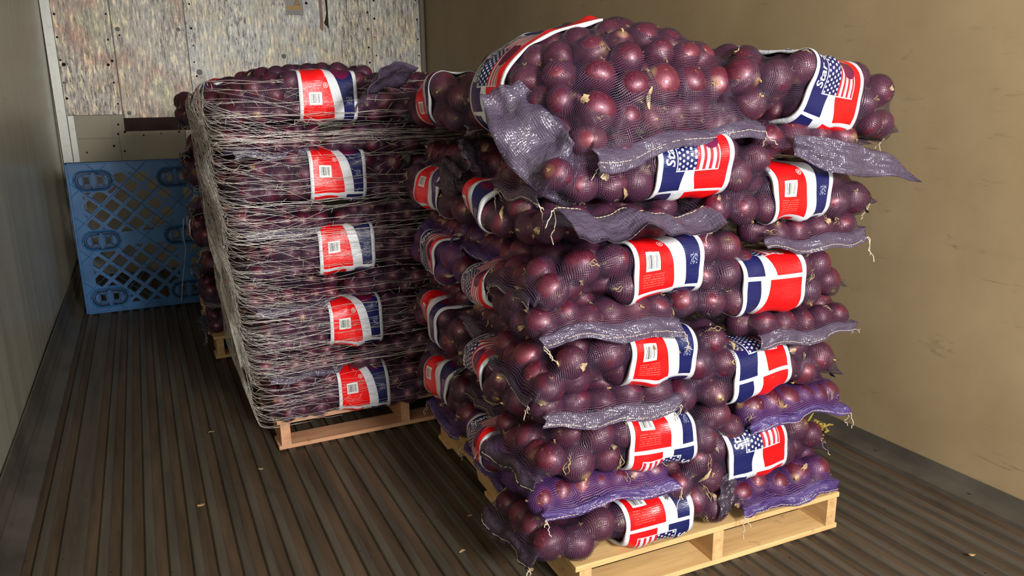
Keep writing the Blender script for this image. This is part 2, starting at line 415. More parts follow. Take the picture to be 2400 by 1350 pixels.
ORD = ['', 'bottom', 'second', 'third', 'fourth', 'fifth', 'sixth', 'seventh', 'eighth', 'ninth', 'top']
SEED = [100]
def squiggle(rs, p0, ln, r=.0016, dirn=(0, 0, -1)):
    d = np.array(dirn, float); n = 9; pts = []; q = np.array(p0, float)
    for i in range(n):
        pts.append(q.copy()); q = q+d*ln/n+rs.normal(0, ln*.07, 3)
    return pts
def sack(center, rz, L=.70, W=.44, T=.155, side='code', netk='net', expose='y', bend=-.01, pitch=0, roll=0,
         ends=(None, None), lab_roll=0.0, label='', group=None, seam=.30, text=True, rmm=(.043, .055), strings=True, tw=0.0, hem=None, lab_x=0.0, sec=.62):
    SEED[0] += 1; rs = np.random.RandomState(SEED[0]); a = L/2
    root = empty('onion_sack'); root.matrix_world = (Matrix.Translation(Vector(center)) @ Matrix.Rotation(R_(rz), 4, 'Z')
        @ Matrix.Rotation(R_(pitch), 4, 'Y') @ Matrix.Rotation(R_(roll), 4, 'X'))
    tag(root, label, 'onion sack', group)
    p, r = pack(rs, L, W, T, *rmm, sec)
    tau, t, C, net, lab, ul = hull(p, r, L, W, T, sec=sec)
    ph = rs.uniform(0, 6.28, 8)
    def D(P):
        P = np.array(P, float); x, y, z = P[..., 0]/a, P[..., 1]/(W/2), P[..., 2]
        ax = np.clip(np.abs(x), 0, 1.3)
        dz = bend*ax**2-seam*T*ax**5+.010*np.sin(3.1*x+ph[0])+.008*np.sin(2.6*y+ph[1])*ax
        dz = dz+.008*np.sin(7*y+ph[2])*ax**4+tw*x*y
        dy = .010*np.sin(2.3*x+ph[3])+.006*np.sin(6*x+ph[4])
        Q = P.copy(); Q[..., 2] = z+dz; Q[..., 1] = P[..., 1]+dy
        return Q
    MW = root.matrix_world
    # onions (only those lying at a side of the sack that shows)
    Rm = np.array(MW.to_3x3()); pd = D(p); pw = pd@Rm.T
    keep = np.zeros(len(p), bool)
    edge = {}
    for e in expose:
        if e == 'y': k = np.argsort(pw[:, 1]); keep |= pw[:, 1] < pw[:, 1].min()+.115
        if e == 'x': keep |= pw[:, 0] < pw[:, 0].min()+.115
        if e == 'z': keep |= pw[:, 2] > np.percentile(pw[:, 2], 35)
    nm = 'onion'
    for i in np.where(keep)[0]:
        o = bpy.data.objects.new(nm, ONIONS[rs.randint(5)]); COL.objects.link(o); o.parent = root
        o.location = pd[i]; o.scale = (r[i],)*3
        o.rotation_euler = (rs.uniform(0, 6.28), rs.uniform(0, 6.28), rs.uniform(0, 6.28))
    # netting
    NS, NT_ = net.shape[:2]; G = D(net)
    ti = np.r_[t, t[-1]+C/NT_]                     # duplicated seam column for a clean uv
    G2 = np.concatenate([G, G[:, :1]], 1)
    uv = np.stack([np.repeat(ul[:, None], NT_+1, 1), np.repeat(ti[None], NS, 0)], -1).reshape(-1, 2)
    nt = obj('netting', mesh('netting', G2.reshape(-1, 3), grid_faces(NS, NT_+1), M[netk], uv, True), root)
    if strings:
        cand = G.reshape(-1, 3)@Rm.T; gy = cand[:, 1]; gx = cand[:, 0]; gz = cand[:, 2]
        ok = np.zeros(len(cand), bool)
        if 'y' in expose: ok |= gy < gy.min()+.05
        if 'x' in expose: ok |= gx < gx.min()+.05
        if 'z' in expose: ok |= gz > gz.max()-.07
        idx = np.where(ok & (np.abs(G[..., 0]).ravel() < a*.93))[0]; cc = np.array(D(np.zeros(3)))
        for i in rs.choice(idx, 7 if 'z' not in expose else 14):
            q = G.reshape(-1, 3)[i]
            if side and abs(q[0]-lab_x) < .13: continue
            i0, j0 = divmod(i, NT_); i0 = min(max(i0, 1), NS-2)
            nn = np.cross(G[i0+1, j0]-G[i0-1, j0], G[i0, (j0+1) % NT_]-G[i0, j0-1]); nn /= np.linalg.norm(nn)+1e-9
            if nn@(q-np.array([q[0], 0, cc[2]])) < 0: nn = -nn
            o = bpy.data.objects.new('skin_scrap', SCRAPS[rs.randint(3)]); COL.objects.link(o); o.parent = root
            o.location = q-nn*.0035; e_ = Vector(nn).to_track_quat('Z', 'Y').to_matrix() @ Matrix.Rotation(rs.uniform(0, 6.28), 3, 'Z')
            o.rotation_euler = e_.to_euler(); o.scale = (rs.uniform(.6, 1.3),)*3
    # printed label
    if side:
        ns, nv = 25, 110; LS = 1.18; ss = np.linspace(-.1*LS, .1*LS, ns)
        shows_all = 'z' in expose
        v0, v1 = (-.20, .42) if shows_all else (-.17, .24)
        vv = np.linspace(v0, v1, nv); Sg, Vg = np.meshgrid(ss, vv, indexing='ij')
        LG = D(lab); P = smpl(LG, tau, t, C, a, Sg+lab_x, Vg)
        P[0, :, :] += 0; uvl = np.stack([Sg, Vg-lab_roll], -1).reshape(-1, 2)/LS
        # give the printed sheet real thickness with an inner layer
        inn = smpl(D(net+(lab-net)*.5), tau, t, C, a, Sg+lab_x, Vg)
        n1 = ns*nv; V = np.concatenate([P.reshape(-1, 3), inn.reshape(-1, 3)])
        F = grid_faces(ns, nv)+grid_faces(ns, nv, off=n1, flip=True)
        for j in range(nv-1): F += [(j, n1+j, n1+j+1, j+1), ((ns-1)*nv+j, (ns-1)*nv+j+1, n1+(ns-1)*nv+j+1, n1+(ns-1)*nv+j)]
        lb = obj('printed_label', mesh('printed_label', V, F, M[side], np.concatenate([uvl, uvl]), True), root)
        if text:
            jobs = []
            if side == 'stars': jobs.append(('Star Spangled', .034, (-.058, .012), 1, 'white_ink', .0005))
            else:
                jobs.append(('WT. 50 LBS (22.68 KG)', .013, (-.004, .078), 1, 'red_ink', .0))
                jobs.append(('Star Spangled', .034, (.058, -.097), -1, 'white_ink', .0005))
            for body, size, (s0, t0), sg, mk, bold in jobs:
                tv, tf = text_flat(body, size, bold)
                s_ = (s0-sg*tv[:, 1])*LS+lab_x; v_ = (t0+sg*tv[:, 0])*LS+lab_roll
                okv = (v_ > v0) & (v_ < v1); tf = [q for q in tf if all(okv[i] for i in q)]
                if not tf: continue
                Pt = smpl(LG, tau, t, C, a, s_, v_); e1 = smpl(LG, tau, t, C, a, s_+.004, v_)-Pt; e2 = smpl(LG, tau, t, C, a, s_, v_+.004)-Pt
                nn = np.cross(e1, e2); nn /= np.linalg.norm(nn, axis=1)[:, None]+1e-12
                Pt = Pt+nn*.0009
                used = sorted({i for q in tf for i in q}); rm_ = {u: k for k, u in enumerate(used)}
                obj('lettering', mesh('lettering', Pt[used], [tuple(rm_[i] for i in q) for q in tf], M[mk]), lb)
    # sewn hems with loose netting beyond the seam
    for sg, e in ((-1, ends[0]), (1, ends[1])):
        if not e: continue
        ln, al0, al1, mk = e[:4]; amp = e[4] if len(e) > 4 else .010; nr = 12; nc = 40
        hw = W/2*.90*(e[5] if len(e) > 5 else 1); ys = np.linspace(-hw, hw, nc)
        base = D(np.stack([np.full(nc, sg*a*.985), ys, np.zeros(nc)], -1)); rows = [base]; cur = base.copy()
        step = ln/(nr-1); pa = rs.uniform(0, 6.28, 3)
        Ri = Rm.T; dn = Ri@np.array([0, 0, -1.0])        # world down in sack space
        out = np.array([sg, 0, 0.0])
        for k in range(1, nr):
            f_ = k/(nr-1); al = R_(al0+(al1-al0)*min(1, f_*1.6))
            wv = np.sin(ys*22+pa[0]+f_*1.5)*.6+np.sin(ys*47+pa[1]-f_*2)*.4+np.sin(ys*95+pa[2])*.18
            lv = 1+.22*np.sin(ys*9+pa[2])
            cur = cur+step*lv[:, None]*(math.cos(al)*out+math.sin(al)*dn)[None]
            q = cur.copy()+np.outer(wv*amp*min(1, f_*1.5), (math.sin(al)*out-math.cos(al)*dn)); q[:, 1] += .006*np.sin(f_*5+pa[1])
            q += rs.normal(0, .0005, q.shape); rows.append(q)
        Rw = np.stack(rows); nrm = np.cross(np.gradient(Rw, axis=0), np.gradient(Rw, axis=1)); nrm /= np.linalg.norm(nrm, axis=2)[..., None]+1e-12
        th_ = .0011; top, bot = Rw+nrm*th_, Rw-nrm*th_; n1 = nr*nc
        V = np.concatenate([top.reshape(-1, 3), bot.reshape(-1, 3)]); F = grid_faces(nr, nc)+grid_faces(nr, nc, off=n1, flip=True)
        F += [((nr-1)*nc+j, n1+(nr-1)*nc+j, n1+(nr-1)*nc+j+1, (nr-1)*nc+j+1) for j in range(nc-1)]
        for i in range(nr-1): F += [(i*nc, (i+1)*nc, n1+(i+1)*nc, n1+i*nc), (i*nc+nc-1, n1+i*nc+nc-1, n1+(i+1)*nc+nc-1, (i+1)*nc+nc-1)]
        u1 = np.stack(np.meshgrid(np.linspace(0, ln, nr), ys, indexing='ij'), -1).reshape(-1, 2)
        hm = obj('sewn_hem', mesh('sewn_hem', V, F, M[mk], np.concatenate([u1, u1]), True), root)
        if strings:
            st = MB(); row = max(1, int(nr*min(.75, .022/ln*1.0+.25)))
            for c0 in range(0, nc-1):
                if rs.rand() < .12: continue
                A, B_ = (Rw+nrm*.0022)[row, c0], (Rw+nrm*.0022)[row, c0+1]
                sgn = 1 if True else -1
                st.tube([A+(B_-A)*.08, A+(B_-A)*.86], .0010, 4)
                st.tube([x-nrm[row, c0]*.0044 for x in (A+(B_-A)*.08, A+(B_-A)*.86)], .0010, 4)
            st.build('stitching', M['string'], hm)
            for c0 in (0, nc-1):
                if rs.rand() < .25: continue
                kn = MB(); q0 = Rw[min(nr-1, row), c0]
                for z in range(2): kn.tube(squiggle(rs, q0, .035+.03*rs.rand(), .0014, dn+rs.normal(0, .35, 3)), .0015, 4)
                kn.build('knotted_string', M['string'], root)
    return root

def ribbon(root, pts, half, mat, seed=0, name='loose_netting', n=26, m_=12, amp=.006, stitch=False):
    """a loose tail of netting: centre line and half-width vectors in world space, given its own thickness"""
    rs = np.random.RandomState(seed); pts = np.array(pts, float); half = np.array(half, float)
    k = np.linspace(0, 1, len(pts)); u = np.linspace(0, 1, n)
    sm = lambda A: np.stack([np.interp(u, k, A[:, i]) for i in range(3)], -1)
    def blur(A):
        for _ in range(2): A[1:-1] = (A[:-2]+2*A[1:-1]+A[2:])/4
        return A
    Cc, Hh = blur(sm(pts)), blur(sm(half)); w_ = np.linspace(-1, 1, m_)
    Pp = Cc[:, None]+Hh[:, None]*w_[None, :, None]
    nr = np.cross(np.gradient(Pp, axis=0), np.gradient(Pp, axis=1)); nr /= np.linalg.norm(nr, axis=2)[..., None]+1e-12
    ph = rs.uniform(0, 6.28, 3)
    Pp = Pp+nr*(amp*(np.sin(u*17+ph[0])[:, None]+.8*np.sin(w_*5+u[:, None]*9+ph[1])+.4*np.sin(w_*11-u[:, None]*21+ph[2])))[..., None]+rs.normal(0, .0004, Pp.shape)
    inv = root.matrix_world.inverted(); A = np.array(inv)
    T_ = lambda X: X@A[:3, :3].T+A[:3, 3]
    top, bot = T_(Pp+nr*.0011), T_(Pp-nr*.0011); n1 = n*m_
    V = np.concatenate([top.reshape(-1, 3), bot.reshape(-1, 3)]); F = grid_faces(n, m_)+grid_faces(n, m_, off=n1, flip=True)
    for j in range(m_-1): F += [(j, n1+j, n1+j+1, j+1), ((n-1)*m_+j, (n-1)*m_+j+1, n1+(n-1)*m_+j+1, n1+(n-1)*m_+j)]
    for i in range(n-1): F += [(i*m_, (i+1)*m_, n1+(i+1)*m_, n1+i*m_), (i*m_+m_-1, n1+i*m_+m_-1, n1+(i+1)*m_+m_-1, (i+1)*m_+m_-1)]
    L1 = np.linalg.norm(pts[-1]-pts[0]); uv = np.stack(np.meshgrid(u*L1, w_*np.linalg.norm(half, axis=1).max(), indexing='ij'), -1).reshape(-1, 2)
    return obj(name, mesh(name, V, F, M[mat], np.concatenate([uv, uv]), True), root)

# ------------------------------------------------------------------ trailer shell
XL, XR, YB, YF, ZC = -.62, 2.785, 7.78, -.75, 2.75
def wall_mat(name, c1, c2, rough, metal, spec=.5, sc=1.0, scuff=(.03, .025, .02), amount=.5, vert=False, bumpy=.06):
    s = NT(name); o = s.coord()
    st = (6, 6, .5) if vert else (1, 1, 1)
    n = s.tex('ShaderNodeTexNoise', s.mapv(o, st), Scale=1.3*sc, Detail=5.0, Roughness=.6)
    c = s.ramp(n.outputs[0], [(.3, c1), (.7, c2)])
    f = s.tex('ShaderNodeTexNoise', s.mapv(o, (1.4, 1.0, 3.4)), Scale=3.6*sc, Detail=9.0, Roughness=.72)
    c = s.mix(s.mul(s.ramp(f.outputs[0], [(.60, (0, 0, 0)), (.72, (1, 1, 1))]), amount), c, scuff)
    g = s.tex('ShaderNodeTexNoise', s.mapv(o, (1, .35, 9)), Scale=7.0*sc, Detail=4.0, Roughness=.6)
    c = s.mix(s.mul(s.ramp(g.outputs[0], [(.69, (0, 0, 0)), (.73, (1, 1, 1))]), amount*.8), c, scuff)
    h = s.tex('ShaderNodeTexNoise', o, Scale=170.0, Detail=2.0)
    s.set(col=c, rough=s.m('MULTIPLY_ADD', n.outputs[0], .16, rough-.08), metal=metal, spec=spec)
    s.bump(s.m('ADD', s.mul(h.outputs[0], .25), n.outputs[0]), bumpy, .012)
    return s.mat
M['wall_r'] = wall_mat('tan_stained_wall_lining', srgb(145, 124, 92), srgb(167, 146, 112), .52, 0, .4)
M['wall_l'] = wall_mat('grey_scuffed_steel_lining', (.42, .40, .31), (.60, .57, .44), .34, .35, .5, vert=True, amount=.3, bumpy=.10)
M['ceil'] = simple('white_ceiling_lining', (.42, .40, .36), .6)
def floor_mat(name, c1, c2, metal, rough):
    s = NT(name); o = s.coord()
    n = s.tex('ShaderNodeTexNoise', s.mapv(o, (9, .7, 1)), Scale=1.6, Detail=6.0, Roughness=.65)
    c = s.ramp(n.outputs[0], [(.3, c1), (.7, c2)])
    d = s.tex('ShaderNodeTexNoise', s.mapv(o, (1, .6, 1)), Scale=3.2, Detail=9.0, Roughness=.75)
    c = s.mix(s.mul(s.ramp(d.outputs[0], [(.58, (0, 0, 0)), (.75, (1, 1, 1))]), .6), c, (.022, .015, .010))
    v = s.tex('ShaderNodeTexVoronoi', o, Scale=14.0)
    c = s.mix(s.mul(s.lt(v.outputs['Distance'], .055), .8), c, (.012, .008, .006))
    s.set(col=c, rough=s.m('MULTIPLY_ADD', n.outputs[0], .25, rough-.1), metal=metal, spec=.4); s.bump(n.outputs[0], .10, .01)
    return s.mat
M['rib'] = floor_mat('worn_aluminium_rib', (.046, .038, .028), (.108, .088, .064), .15, .5)
M['groove'] = floor_mat('dirty_floor_channel', (.038, .024, .014), (.108, .070, .040), .05, .55)
# floor of extruded ribs running the length of the trailer
mb = MB(); PIT = .0735
mb.box(XL-.05, XR+.05, YF, YB+.05, -.06, -.014, 1)
x = XL+.13; k = 0
rf = np.random.RandomState(5)
while x < XR-.16:
    wd = .037
    if k == 1: wd = .085
    mb.prism([(x, -.0141), (x+wd, -.0141), (x+wd-.003, -.003), (x+wd-.006, 0), (x+.006, 0), (x+.003, -.003)], YF, YB, 0)
    x += PIT+(wd-.037); k += 1
mb.build('floor', [M['rib'], M['groove']]); bpy.data.objects['floor']['kind'] = 'structure'
# wall linings, gently bowed
def wallx(name, X, th, mat, amp, rs):
    ny, nz = 60, 20; ys = np.linspace(YF, YB, ny); zs = np.linspace(-.05, ZC, nz)
    V = []
    for i, y in enumerate(ys):
        for z in zs: V.append((X+amp*(math.sin(y*2.1+z*1.3)*.5+math.sin(y*5.3+2)*.3*math.sin(z*2)), y, z))
    n1 = len(V); V2 = [(X+th, y, z) for (_, y, z) in V]
    F = grid_faces(ny, nz, flip=th < 0)+grid_faces(ny, nz, off=n1, flip=th > 0)
    for j in range(nz-1): F += [(j, n1+j, n1+j+1, j+1), ((ny-1)*nz+j, (ny-1)*nz+j+1, n1+(ny-1)*nz+j+1, n1+(ny-1)*nz+j)]
    for i in range(ny-1): F += [(i*nz, (i+1)*nz, n1+(i+1)*nz, n1+i*nz), (i*nz+nz-1, n1+i*nz+nz-1, n1+(i+1)*nz+nz-1, (i+1)*nz+nz-1)]
    o = obj(name, mesh(name, V+V2, F, mat, smooth=False)); tag(o, kind='structure'); return o
wallx('wall_right', XR, .05, M['wall_r'], .006, 0); wallx('wall_left', XL, -.05, M['wall_l'], .010, 0)
m_ = MB(); m_.box(XL-.05, XR+.05, YF, YB+.05, ZC, ZC+.05); tag(m_.build('ceiling', M['ceil']), kind='structure')
# metal base flashings
M['flash'] = wall_mat('scuffed_grey_flashing', (.062, .054, .042), (.13, .115, .09), .5, .3, amount=.5, sc=2)
mb = MB(); mb.prism([(XR-.006, -.02), (XR-.006, .045), (XR-.012, .045), (XR-.020, .006), (XR-.115, .004), (XR-.118, -.02)], YF, YB)
b = mb.build('baseboard_right', M['flash']); tag(b, kind='structure')
M['dark'] = simple('dark_hole', (.01, .009, .008), .9)
sb = MB()
for y in np.arange(.35, 7.5, .42): sb.tube([(XR-.06, y, .0035), (XR-.06, y, .0052)], .009, 8)
sb.build('screw_hole', M['dark'], b)
mb = MB(); mb.prism([(XL+.012, -.02), (XL+.012, .17), (XL+.020, .17), (XL+.026, .12), (XL+.020, .10), (XL+.034, .07), (XL+.028, .045), (XL+.045, .02), (XL+.10, .004), (XL+.10, -.02)], YF, YB)
tag(mb.build('baseboard_left', M['flash']), kind='structure')

# back wall of riveted, weathered panels
def panel_mat(name, tint, pink):
    s = NT(name); o = s.coord()
    n = s.tex('ShaderNodeTexNoise', s.mapv(o, (3, 1, 1.0)), Scale=1.5, Detail=3.0)
    f = s.tex('ShaderNodeTexNoise', s.mapv(o, (20, 1, 3.8)), Scale=2.4, Detail=9.0, Roughness=.78)
    g = s.tex('ShaderNodeTexNoise', s.mapv(o, (26, 1, 5)), Scale=2.6, Detail=6.0, Roughness=.7)
    c = s.ramp(f.outputs[0], [(.38, tuple(x*.20 for x in tint)), (.45, tuple(x*.75 for x in tint)), (.54, tint), (.60, (.85, .76, .54))])
    big = s.tex('ShaderNodeTexNoise', s.mapv(o, (1, 1, 1)), Scale=1.9, Detail=4.0, Roughness=.6)
    hue = s.ramp(s.tex('ShaderNodeTexNoise', s.mapv(o, (1, 1, 1), (3, 1, 5)), Scale=2.7, Detail=3.0).outputs[0],
                 [(.36, (.86, .85, .92)), (.46, (1.0, .92, .72)), (.55, pink), (.64, (.97, .98, .80))])
    c = s.mix(s.mul(s.ramp(big.outputs[0], [(.42, (0, 0, 0)), (.62, (1, 1, 1))]), .95), c, s.mix(1.0, c, hue, 'MULTIPLY'))
    dk = s.ramp(g.outputs[0], [(.53, (0, 0, 0)), (.58, (1, 1, 1))])
    c = s.mix(s.mul(dk, s.ramp(n.outputs[0], [(.42, (.12, .12, .12)), (.62, (1, 1, 1))])), c, (.10, .075, .07))
    s.set(col=c, rough=s.m('MULTIPLY_ADD', f.outputs[0], .3, .26), metal=.35, spec=.5); s.bump(f.outputs[0], .22, .01)
    return s.mat
M['pan1'] = panel_mat('weathered_silver_panel', (.40, .37, .33), (1.0, .60, .50))
M['pan2'] = panel_mat('weathered_pale_panel', (.47, .47, .45), (.98, .84, .70))
M['low'] = wall_mat('cream_stained_liner', (.36, .33, .24), (.46, .42, .31), .5, 0, .4, amount=.35, scuff=(.20, .12, .05))
M['brown'] = simple('dark_brown_recess', (.045, .022, .014), .8, noise=(8, .5))
M['trimm'] = wall_mat('pale_aluminium_trim', (.36, .36, .33), (.52, .52, .48), .4, .4, amount=.5, sc=2)
M['bolt'] = simple('steel_bolt', (.10, .095, .085), .5, .4)
m_ = MB(); m_.box(XL-.05, XR+.05, YB, YB+.06, -.05, ZC+.05)
bw = m_.build('wall_back', M['low']); tag(bw, kind='structure')
PY = YB-.012
def panel(x0, x1, z0, z1, mat, y=PY, th=.010, bolts=(), name='panel'):
    m = MB(); m.box(x0, x1, y, y+th, z0, z1, 0, .002); p = m.build(name, mat, bw)
    for (bx, bz, br, dark) in bolts:
        q = MB(); 
        if dark: q.tube([(bx, y-.0005, bz), (bx, y-.002, bz)], br, 8)
        else:
            q.tube([(bx, y, bz), (bx, y-.003, bz)], br*1.1, 12); q.tube([(bx, y-.002, bz), (bx, y-.009, bz)], br*.6, 8, 1)
        q.build('bolt', [M['dark'] if dark else M['bolt'], M['bolt']], p)
    return p
rb = np.random.RandomState(8)
def edge_bolts(xs, z0, z1, n): return [(x+rb.uniform(-.006, .006), z0+(z1-z0)*(i+.5)/n+rb.uniform(-.03, .03), rb.uniform(.007, .012), True) for x in xs for i in range(n)]
panel(-.557, -.098, 1.432, ZC-.01, M['pan1'], bolts=edge_bolts((-.52, -.13), 1.46, 2.7, 7)+[(-.50, 1.86, .016, True), (-.16, 1.86, .013, True)])
panel(-.092, .502, 1.401, ZC-.01, M['pan1'], y=PY-.008, bolts=[(-.045, 1.445, .016, False), (-.05, 2.16, .018, False), (.44, 2.17, .016, False), (-.04, 2.11, .008, True), (.40, 1.52, .012, True)])
pc = panel(.506, 2.222, 1.30, ZC-.01, M['pan2'], y=PY-.002, bolts=edge_bolts((.55, 2.19), 1.5, 2.6, 7)+[(.58, 1.80, .024, False), (1.35, 1.95, .020, False), (1.22, 2.52, .018, True), (1.60, 2.44, .014, True)])
panel(2.228, 2.738, 1.20, ZC-.01, M['pan2'], y=PY+.001, bolts=edge_bolts((2.26, 2.71), 1.3, 2.6, 7))
panel(-.098, .60, 1.285, 1.400, M['brown'], y=YB-.004, th=.003, name='recess')
panel(-.53, -.195, 1.23, 1.430, M['low'], y=YB-.006, th=.005, bolts=edge_bolts((-.15,), 1.24, 1.42, 2))
panel(-.53, -.155, .90, 1.227, M['low'], y=YB-.007, th=.006, bolts=edge_bolts((-.42, -.2), .95, 1.2, 2))
panel(-.15, .398, .55, 1.282, M['low'], y=YB-.009, th=.008, bolts=edge_bolts((-.10, .05, .2, .35), 1.25, 1.28, 1)+edge_bolts((-.12,), .9, 1.2, 2))
panel(.402, .47, .3, 1.282, M['trimm'], y=YB-.012, th=.01)
panel(-.53, 1.2, .40, .896, M['low'], y=YB-.008, th=.007); panel(-.53, 1.2, .02, .392, M['low'], y=YB-.006, th=.005)
m = MB(); m.box(XL+.008, XL+.085, YB-.045, YB-.002, 0, ZC-.01, 0, .003); m.box(XL+.03, XL+.045, YB-.050, YB-.04, 0, ZC-.01)
tag(m.build('trim_1', M['trimm']), kind='structure')
m = MB(); m.box(XL+.0865, XL+.135, YB-.018, YB-.0125, 0, 1.43, 0, .001)
tag(m.build('trim_2', M['trimm']), kind='structure')
m = MB(); m.box(XR-.050, XR-.008, YB-.05, YB-.002, 0, ZC-.01, 0, .003); m.box(XR-.022, XR-.014, YB-.058, YB-.05, 0, ZC-.01)
tag(m.build('trim_3', simple('dull_bronze_trim', (.16, .14, .11), .45, .4)), kind='structure')
# torn patch and pink stain, warning sticker on the middle panel
tp = MB(); tp.prism([(1.772, 2.72), (1.800, 2.72), (1.803, 2.30), (1.800, 2.21), (1.79, 2.215), (1.786, 2.235), (1.765, 2.245), (1.757, 2.27), (1.772, 2.30), (1.785, 2.36), (1.779, 2.50)], PY-.0042, PY-.0026)
tp.tube([(1.80, PY-.003, 2.21), (1.806, PY-.003, 2.16), (1.818, PY-.003, 2.12), (1.83, PY-.003, 2.10)], [.004, .003, .002, .001], 4)
tp.build('torn_gash', simple('dark_torn_core', (.05, .042, .028), .9, noise=(30, .5)), pc)
tp = MB(); tp.prism([(1.715, 2.72), (1.745, 2.72), (1.748, 2.40), (1.752, 2.26), (1.745, 2.20), (1.735, 2.19), (1.722, 2.20), (1.712, 2.22), (1.722, 2.30), (1.718, 2.45)], PY-.0036, PY-.0024)
tp.build('peeled_strip', simple('dusty_pink_strip', (.40, .27, .22), .7, noise=(12, .7)), pc)
sx0, sx1 = 1.405, 1.565; zz = 2.33
st = MB(); st.box(sx0, sx1, PY-.0040, PY-.0022, zz, zz+.20, 0); st.box(sx0+.006, sx1-.012, PY-.0046, PY-.0039, zz+.045, zz+.083, 1)
st.box(sx0, sx1, PY-.0047, PY-.0039, zz-.001, zz+.002, 2); st.box(sx0, sx0+.003, PY-.0047, PY-.0039, zz, zz+.2, 2); st.box(sx1-.003, sx1, PY-.0047, PY-.0039, zz, zz+.2, 2)
for q in range(3): st.box(sx0+.01, sx1-.02, PY-.0045, PY-.0039, zz+.012+q*.010, zz+.014+q*.010, 2)
tri = [(sx0+.074, zz+.088), (sx0+.142, zz+.088), (sx0+.108, zz+.150)]
st.prism(tri, PY-.0046, PY-.0039, 2); st.prism([(sx0+.083, zz+.093), (sx0+.133, zz+.093), (sx0+.108, zz+.139)], PY-.0050, PY-.0045, 1)
st.tube([(sx0+.108, PY-.0052, zz+.126), (sx0+.103, PY-.0052, zz+.112), (sx0+.112, PY-.0052, zz+.110), (sx0+.107, PY-.0052, zz+.097)], .0022, 4, 2)
st.build('warning_sticker', [simple('grey_sticker', (.40, .38, .35), .5), simple('faded_amber_print', (.55, .33, .10), .5), simple('dark_print', (.12, .09, .09), .5)], pc)

# ------------------------------------------------------------------ pallets
def wood_mat(name, c1, c2, ax):
    s = NT(name); o = s.coord()
    sc = (1.2, 14, 14) if ax == 'x' else (14, 1.2, 14)
    n = s.tex('ShaderNodeTexNoise', s.mapv(o, sc), Scale=2.2, Detail=5.0, Roughness=.6)
    c = s.ramp(n.outputs[0], [(.32, c1), (.62, c2)])
    d = s.tex('ShaderNodeTexNoise', s.mapv(o, (3, 3, 3)), Scale=4.0, Detail=6.0, Roughness=.7)
    c = s.mix(s.mul(s.ramp(d.outputs[0], [(.60, (0, 0, 0)), (.72, (1, 1, 1))]), .6), c, tuple(x*.25 for x in c1))
    s.set(col=c, rough=.62, spec=.3); s.bump(n.outputs[0], .12, .005); return s.mat
M['woodx'] = wood_mat('yellow_pine_board', (.50, .30, .12), (.68, .45, .20), 'x')
M['woody'] = wood_mat('yellow_pine_stringer', (.44, .26, .11), (.62, .40, .18), 'y')
M['woodp'] = wood_mat('pinkish_pine_board', (.46, .22, .12), (.62, .34, .19), 'x')
M['woodq'] = wood_mat('pinkish_pine_stringer', (.46, .22, .12), (.62, .34, .19), 'y')
def pallet(loc, rz, W, D, label, mx, my, seed, posts=(0, .5, 1)):
    rs = np.random.RandomState(seed); r = empty('wooden_pallet', loc, rz); tag(r, label, 'pallet', None)
    H, b = .140, .019
    for p in posts:
        sw = .042; x0 = .012+(W-.024-sw)*p; m = MB()
        pr = [(0, b), (D, b), (D, H-b), (0, H-b)]
        y1, y2 = D*.20, D*.64; nt = .20
        pts = [(0, b), (y1, b), (y1+.02, b+.036), (y1+nt, b+.036), (y1+nt+.02, b), (y2, b), (y2+.02, b+.036), (y2+nt, b+.036), (y2+nt+.02, b), (D, b), (D, H-b), (0, H-b)]
        k = len(pts); base = len(m.v)
        m.v = [(x0, y, z) for y, z in pts]+[(x0+sw, y, z) for y, z in pts]
        def q4(*i): m.f.append(i); m.m.append(0)
        for a_, b_ in ((0, 1), (1, 2), (2, 3), (3, 4), (4, 5), (5, 6), (6, 7), (7, 8), (8, 9), (9, 10), (10, 11), (11, 0)): q4(a_, b_, b_+k, a_+k)
        m.f.append(tuple(range(k-1, -1, -1))); m.f.append(tuple(range(k, 2*k))); m.m += [0, 0]
        m.build('stringer', my, r)
    nb = 7; bw_ = .125; ys = [i*(D-bw_)/(nb-1) for i in range(nb)]
    for i, y in enumerate(ys):
        m = MB(); dx = rs.uniform(-.006, .006); m.box(dx, W+dx, y, y+bw_*rs.uniform(.9, 1), H-b+.0004, H, 0, .0015); m.build('deck_board', mx, r)
    for y in (0, D*.47, D-.13):
        m = MB(); m.box(0, W, y, y+.13, 0.0006, b-.0004, 0, .0015); m.build('bottom_board', mx, r)
    return r
NR = R_(-2.2); NO = (1.03, 1.74)
pallet((NO[0]-.0, NO[1]-.02, 0), NR, 1.06, 1.32, 'yellow pine pallet under the near unwrapped stack of onion sacks', M['woodx'], M['woody'], 1)
pallet((.405, 3.25, 0), 0, 1.20, 1.14, 'pinkish pine pallet under the net-wrapped stack of onion sacks', M['woodp'], M['woodq'], 2, posts=(0, .49, 1))
pallet((.27, 4.72, 0), 0, 1.05, 1.2, 'pine pallet corner showing at the floor behind the net-wrapped stack', M['woodx'], M['woody'], 3)

